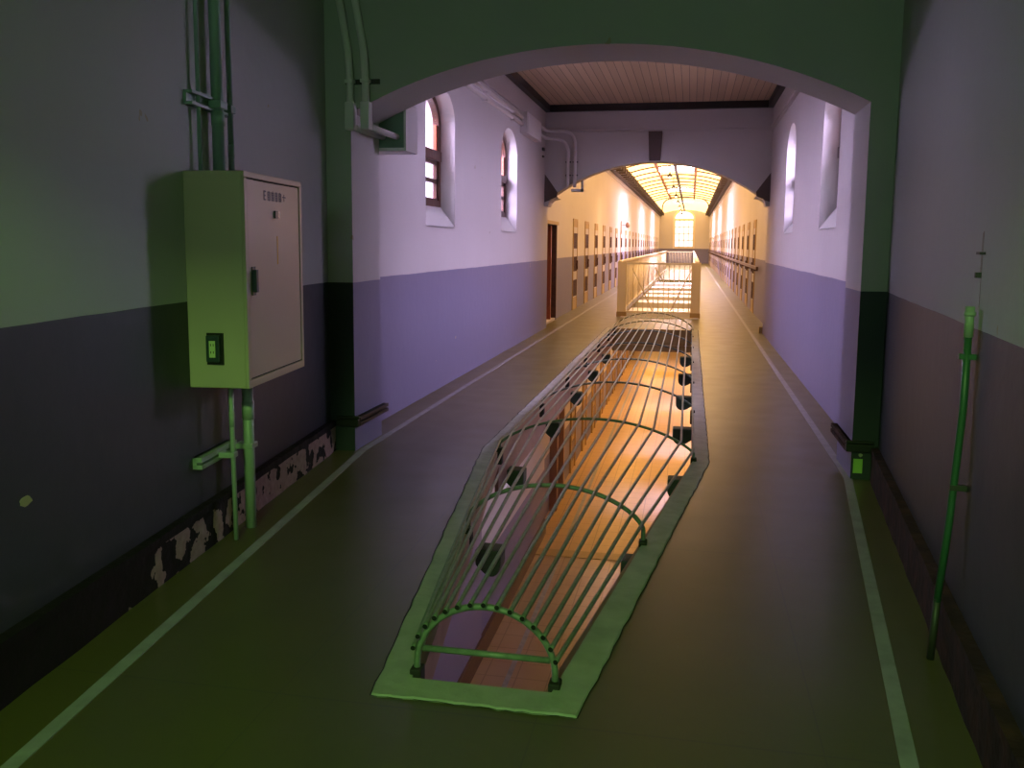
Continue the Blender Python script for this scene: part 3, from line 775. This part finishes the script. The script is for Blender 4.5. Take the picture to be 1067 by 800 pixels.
# conduits on the first arch wall
def bend(p0, p1, p2, n=6, r=.3):
    a = p1 + (p0-p1).normalized()*r; c = p1 + (p2-p1).normalized()*r
    return [((1-t)**2)*a + 2*(1-t)*t*p1 + t*t*c for t in [i/n for i in range(n+1)]]
YF = YA0-.045
for k, (x, lab) in enumerate(((-2.485,'left pale conduit bending down the front of the first arch pier'), (-2.365,'right pale conduit bending down the front of the first arch pier'))):
    top = Vector((x-.12, YF, 3.6)); mid = Vector((x-.05, YF, 3.2)); c_ = Vector((x-.012, YF, 2.98)); bot = Vector((x, YF, 2.47))
    pts = [top, mid, c_, Vector((x,YF,2.75)), bot]
    t = thing('conduit', lab, 'pipe', bot, 'conduits on the first arch')
    bm = B(); tube(bm, pts, .027, 14); obj('pipe_run', bm, 'pipe_white', t)
    bm = B(); box(bm, x-.034, x+.034, YF-.034, YA0, 2.42, 2.62); obj('elbow_fitting', bm, 'pipe_white', t, bevel=.008)
    bm = B(); tube(bm, [(x, YF-.0, 2.45 - .0), (x, YA1+.06, 2.45)], .025, 14); obj('pipe_run', bm, 'pipe_white', t)
br = thing('pipe_clamp', 'small dark clamp bar across both conduits on the arch pier', 'clamp', (-2.4, YA0, 2.75))
bm = B(); box(bm, -2.53, -2.27, YA0-.02, YA0, 2.75, 2.785); obj('channel', bm, 'pipe_dark', br)
for x in (-2.485,-2.365):
    bm = B(); box(bm, x-.032, x+.032, YF-.034, YA0, 2.755, 2.78); obj('saddle', bm, 'pipe_white', br, bevel=.003)
# junction box behind the arch
jb = thing('junction_box', 'white open junction box just behind the left end of first arch', 'junction box', (-2.4, YA1+.1, 2.35))
bm = B(); box(bm, -2.70, -2.27, YA1, YA1+.30, 2.335, 2.36); box(bm, -2.29, -2.27, YA1, YA1+.30, 2.36, 2.70); box(bm, -2.70, -2.29, YA1+.28, YA1+.30, 2.36, 2.70)
obj('casing', bm, 'pipe_white', jb)
bm = B(); box(bm, -2.69, -2.29, YA1+.05, YA1+.07, 2.36, 2.70); obj('inner_plate', bm, 'pipe_teal', jb)

# conduits along the left window wall
for k, (z, dx, lab) in enumerate(((3.565,.035,'upper white conduit running along the left window wall under the cornice'), (3.465,.035,'lower white conduit running along the left window wall under the cornice'))):
    bm = B(); tube(bm, [(XL+dx, YA1+.4, z), (XL+dx, 14.1, z)], .03, 12)
    t = thing('conduit', lab, 'pipe', (XL, 10, z), 'conduits on the left window wall'); obj('pipe_run', bm, 'pipe_white', t)
    for y in (8.6, 11.4, 13.2):
        bm = B(); box(bm, XL, XL+.07, y, y+.05, z-.045, z-.02); obj('saddle', bm, 'pipe_white', t)
t = thing('junction_box', 'square white junction box in the corner beside the second arch', 'junction box', (XL, 14.7, 3.4))
bm = B(); box(bm, XL, XL+.12, 14.0, 15.3, 3.33, 3.66); obj('casing', bm, 'pipe_white', t, bevel=.01)
bm = B(); box(bm, XL+.12, XL+.128, 14.05, 15.25, 3.36, 3.63); obj('cover', bm, 'pipe_white', t)
for k, (z, x, lab) in enumerate(((3.66,-2.14,'outer white conduit curving down the second arch wall'), (3.52,-2.27,'inner white conduit curving down the second arch wall'))):
    p0 = Vector((XL+.02, YB0-.05, z)); p1 = Vector((x, YB0-.05, z)); p2 = Vector((x, YB0-.05, 2.64))
    pts = [Vector((XL+.06,15.2,z-.05)), Vector((XL+.06,16.2,z-.02)), Vector((XL+.12,YB0-.06,z))] + bend(p0, p1, p2, 8, .28) + [p2]
    t = thing('conduit', lab, 'pipe', p2, 'conduits on the second arch wall')
    bm = B(); tube(bm, pts, .03, 12); obj('pipe_run', bm, 'pipe_white', t)
    for zz in (3.10, 2.86):
        bm = B(); box(bm, x-.05, x+.05, YB0-.03, YB0, zz-.012, zz+.012); obj('saddle', bm, 'pipe_dark', t)
t = thing('junction_box', 'small white box at the foot of the conduits under the second arch', 'junction box', (-2.15, YB0, 2.55))
bm = B(); box(bm, -2.20, -1.98, YB0-.09, YB0+.04, 2.56, 2.61); box(bm, -2.02, -1.98, YB0-.09, YB0+.04, 2.56, 2.76); obj('casing', bm, 'pipe_white', t)
bm = B(); box(bm, XL, XL+.03, 16.10, 16.25, 3.28, 3.33); box(bm, XL, XL+.03, 16.12, 16.22, 3.16, 3.19)
tag(obj('wall_bracket', bm, 'pipe_dark'), 'pair of rusty bracket stubs in corner below the conduits', 'bracket')

# ------------------------------------------------------------------ right wall pipe and remains
t = thing('standpipe', 'green painted pipe running down the right wall to the floor', 'pipe', WR(.72,.03,.2))
top = WR(.735,-.02,1.385); 
bm = B(); tube(bm, [WR(.735,-.02,1.27), top], .017, 14); o = obj('upper_sleeve', bm, 'pipe_paint', t); o['label'] = 'light green sleeve at the top'
bm = B(); tube(bm, [WR(.735,-.02,1.35), WR(.735,-.02,1.365)], .021, 14); obj('collar', bm, 'pipe_paint', t)
bm = B(); tube(bm, [WR(.735,-.02,1.30), WR(.735,-.02,1.0), WR(.74,.0,.55), WR(.745,.022,.24)], .014, 14); obj('pipe_run', bm, 'pipe_green', t)
for z in (1.20,.70):
    bm = B(); box(bm, .722, .750, -.05, .008, z-.012, z+.008, T=WR); obj('saddle', bm, 'pipe_dark' if z < 1 else 'pipe_green', t)
bm = B(); tube(bm, [WR(.745,.022,.25), WR(.755,.03,.0)], .014, 14); o = obj('lower_run', bm, 'pipe_dark', t); o['label'] = 'dark unpainted lower end'
bm = B()
box(bm, .735, .742, -.05, -.049, 1.52, 1.66, T=WR); box(bm, .752, .757, -.05, -.049, 1.50, 1.64, T=WR); box(bm, .735, .757, -.05, -.049, 1.64, 1.655, T=WR); box(bm, .737, .741, -.05, -.049, 1.38, 1.52, T=WR)
tag(obj('plaster_scar', bm, 'scar'), 'narrow brown scar on the right wall above the green pipe', 'wall scar')
bm = B(); box(bm, .69, .75, -.05, -.03, 1.575, 1.585, T=WR); box(bm, .735, .755, -.05, -.03, 1.49, 1.51, T=WR)
tag(obj('iron_hook', bm, 'pipe_dark'), 'small dark iron hook left in the right wall above the pipe', 'hook')
# paint chip on left wall
bm = B(); pts = []
for i in range(14):
    a_ = 2*PI*i/14; rr = random.uniform(.6,1.0); pts.append((.265+.045*rr*math.cos(a_), .66+.022*rr*math.sin(a_)))
prism(bm, [(s_, z_) for s_, z_ in pts], -.05, -.048, 'XZ', T=WL)
tag(obj('paint_chip', bm, 'stain'), 'pale yellow chip in the dark paint low on the left wall', 'paint chip')

# wooden guard rails wrapped round the pier feet
def guard(side):
    s = 1 if side < 0 else -1
    X = -2.5 if side < 0 else 1.13
    nm = 'left' if side < 0 else 'right'
    t = thing('guard_rail', 'dark wooden guard rail wrapped round the foot of the %s arch pier' % nm, 'guard rail', (X, YA0, .25))
    xa, xb = sorted((X-s*.14, X+s*.045)); bm = B(); box(bm, xa, xb, YA0-.045, YA0, .20, .255); box(bm, xa, xb, YA0-.03, YA0, .255, .275); obj('front_rail', bm, 'black_wood', t, bevel=.006)
    xa, xb = sorted((X, X+s*.045)); bm = B(); box(bm, xa, xb, YA0, YA1+.05, .20, .225); box(bm, xa, xb, YA0, YA1+.05, .24, .265); box(bm, *sorted((X, X+s*.02)), YA0, YA1+.05, .2, .265); obj('side_rail', bm, 'black_wood' if side < 0 else 'skirting_r', t)
guard(-1); guard(1)
bm = B(); box(bm, 1.145, 1.205, YA0-.003, YA0, .045, .145); tag(obj('sticker', bm, 'sticker'), 'yellow green square sticker at the foot of right arch pier', 'sticker')
bm = B(); box(bm, XR-.06, XR+.16, YB1, YB1+.08, 0, .12); struct('trim_60', bm, 'tan')

# ------------------------------------------------------------------ lights
def area(name, loc, rot, sx, sy, power, color, spread=PI):
    l = bpy.data.lights.new(name, 'AREA'); l.shape = 'RECTANGLE'; l.size = sx; l.size_y = sy; l.energy = power; l.color = color; l.spread = spread
    o = bpy.data.objects.new(name, l); COL.objects.link(o); o.location = loc; o.rotation_euler = rot
    return o
LAV = (.80,.66,1.0)
for (a, b) in WINS:
    area('window_daylight', (XL-2.0, (a+b)/2, 4.1), (0,math.radians(-57),0), 3.0, 2.6, 2400, LAV)
    area('window_daylight', (XR+2.0, (a+b)/2, 4.1), (0,math.radians(57),0), 3.0, 2.6, 2400, LAV)
    area('window_daylight', (XL-.50, (a+b)/2, LOW+2.65), (0,-PI/2,0), 1.6, 1.2, 25, LAV)
for (a, b) in SK:
    area('skylight_daylight', (CX, (a+b)/2, 5.20), (0,0,0), 1.3, 2.3, 1400, (.78,.66,1.0))
# the pendant lamps of the cell corridor
for k in range(8):
    l = bpy.data.lights.new('pendant_light', 'SPOT'); l.spot_size = math.radians(146); l.spot_blend = 1; l.energy = 420; l.color = (1.0,.60,.27); l.shadow_soft_size = .12
    o = bpy.data.objects.new('pendant_light', l); COL.objects.link(o); o.location = (-.90, 28+7*k, 4.05)
# unseen warm lights added under the galleries to brighten the lower storey
for (y, p) in ((14.0,4),(18.5,32),(24,80),(31,130),(40,170),(52,200),(66,200)):
    area('gallery_fill', (.75, y, -.45), (0,0,0), .5, 1.2, p, (1.0,.55,.20))
    if y > 15: area('gallery_fill', (-2.1, y, -.45), (0,0,0), .5, 1.2, p*.55, (1.0,.52,.14))
# green lamp high in the hall behind the photographer, cut off by the unseen wall's opening, and the glow of the hall
area('green_lamp', (-.5, -2.6, 3.72), (math.radians(66),0,0), .8, .12, 140, (.44,1.0,.20))
area('hall_glow', (-.6, -4.2, 2.6), (math.radians(92),0,0), 1.6, .8, 30, (.52,1.0,.70))

w = bpy.data.worlds.new('world'); scene.world = w; w.use_nodes = True
bg = w.node_tree.nodes['Background']; bg.inputs[0].default_value = (.80,.76,1.0,1); bg.inputs[1].default_value = 3.0

# ------------------------------------------------------------------ camera
YAW, PIT, ROL = -0.19739433, -0.12124906, 0.00833021
f = Vector((math.sin(YAW)*math.cos(PIT), math.cos(YAW)*math.cos(PIT), math.sin(PIT)))
r = Vector((math.cos(YAW), -math.sin(YAW), 0)); u = r.cross(f)
r2 = r*math.cos(ROL) + u*math.sin(ROL); u2 = -r*math.sin(ROL) + u*math.cos(ROL)
cam = bpy.data.cameras.new('camera'); co = bpy.data.objects.new('camera', cam); COL.objects.link(co)
co.matrix_world = Matrix(((r2.x,u2.x,-f.x,0),(r2.y,u2.y,-f.y,0),(r2.z,u2.z,-f.z,1.6),(0,0,0,1)))
cam.sensor_fit = 'HORIZONTAL'; cam.sensor_width = 36; cam.lens = 924/1067*36
cam.shift_y = -33.4/1067
cam.clip_start = .05; cam.clip_end = 300
scene.camera = co
scene.view_settings.view_transform = 'Standard'; scene.view_settings.look = 'None'
scene.view_settings.exposure = 0; scene.view_settings.gamma = 1; scene.view_settings.use_curve_mapping = False
scene.cycles.use_denoising = True
scene.cycles.max_bounces = 8; scene.cycles.diffuse_bounces = 5
scene.cycles.sample_clamp_indirect = 6
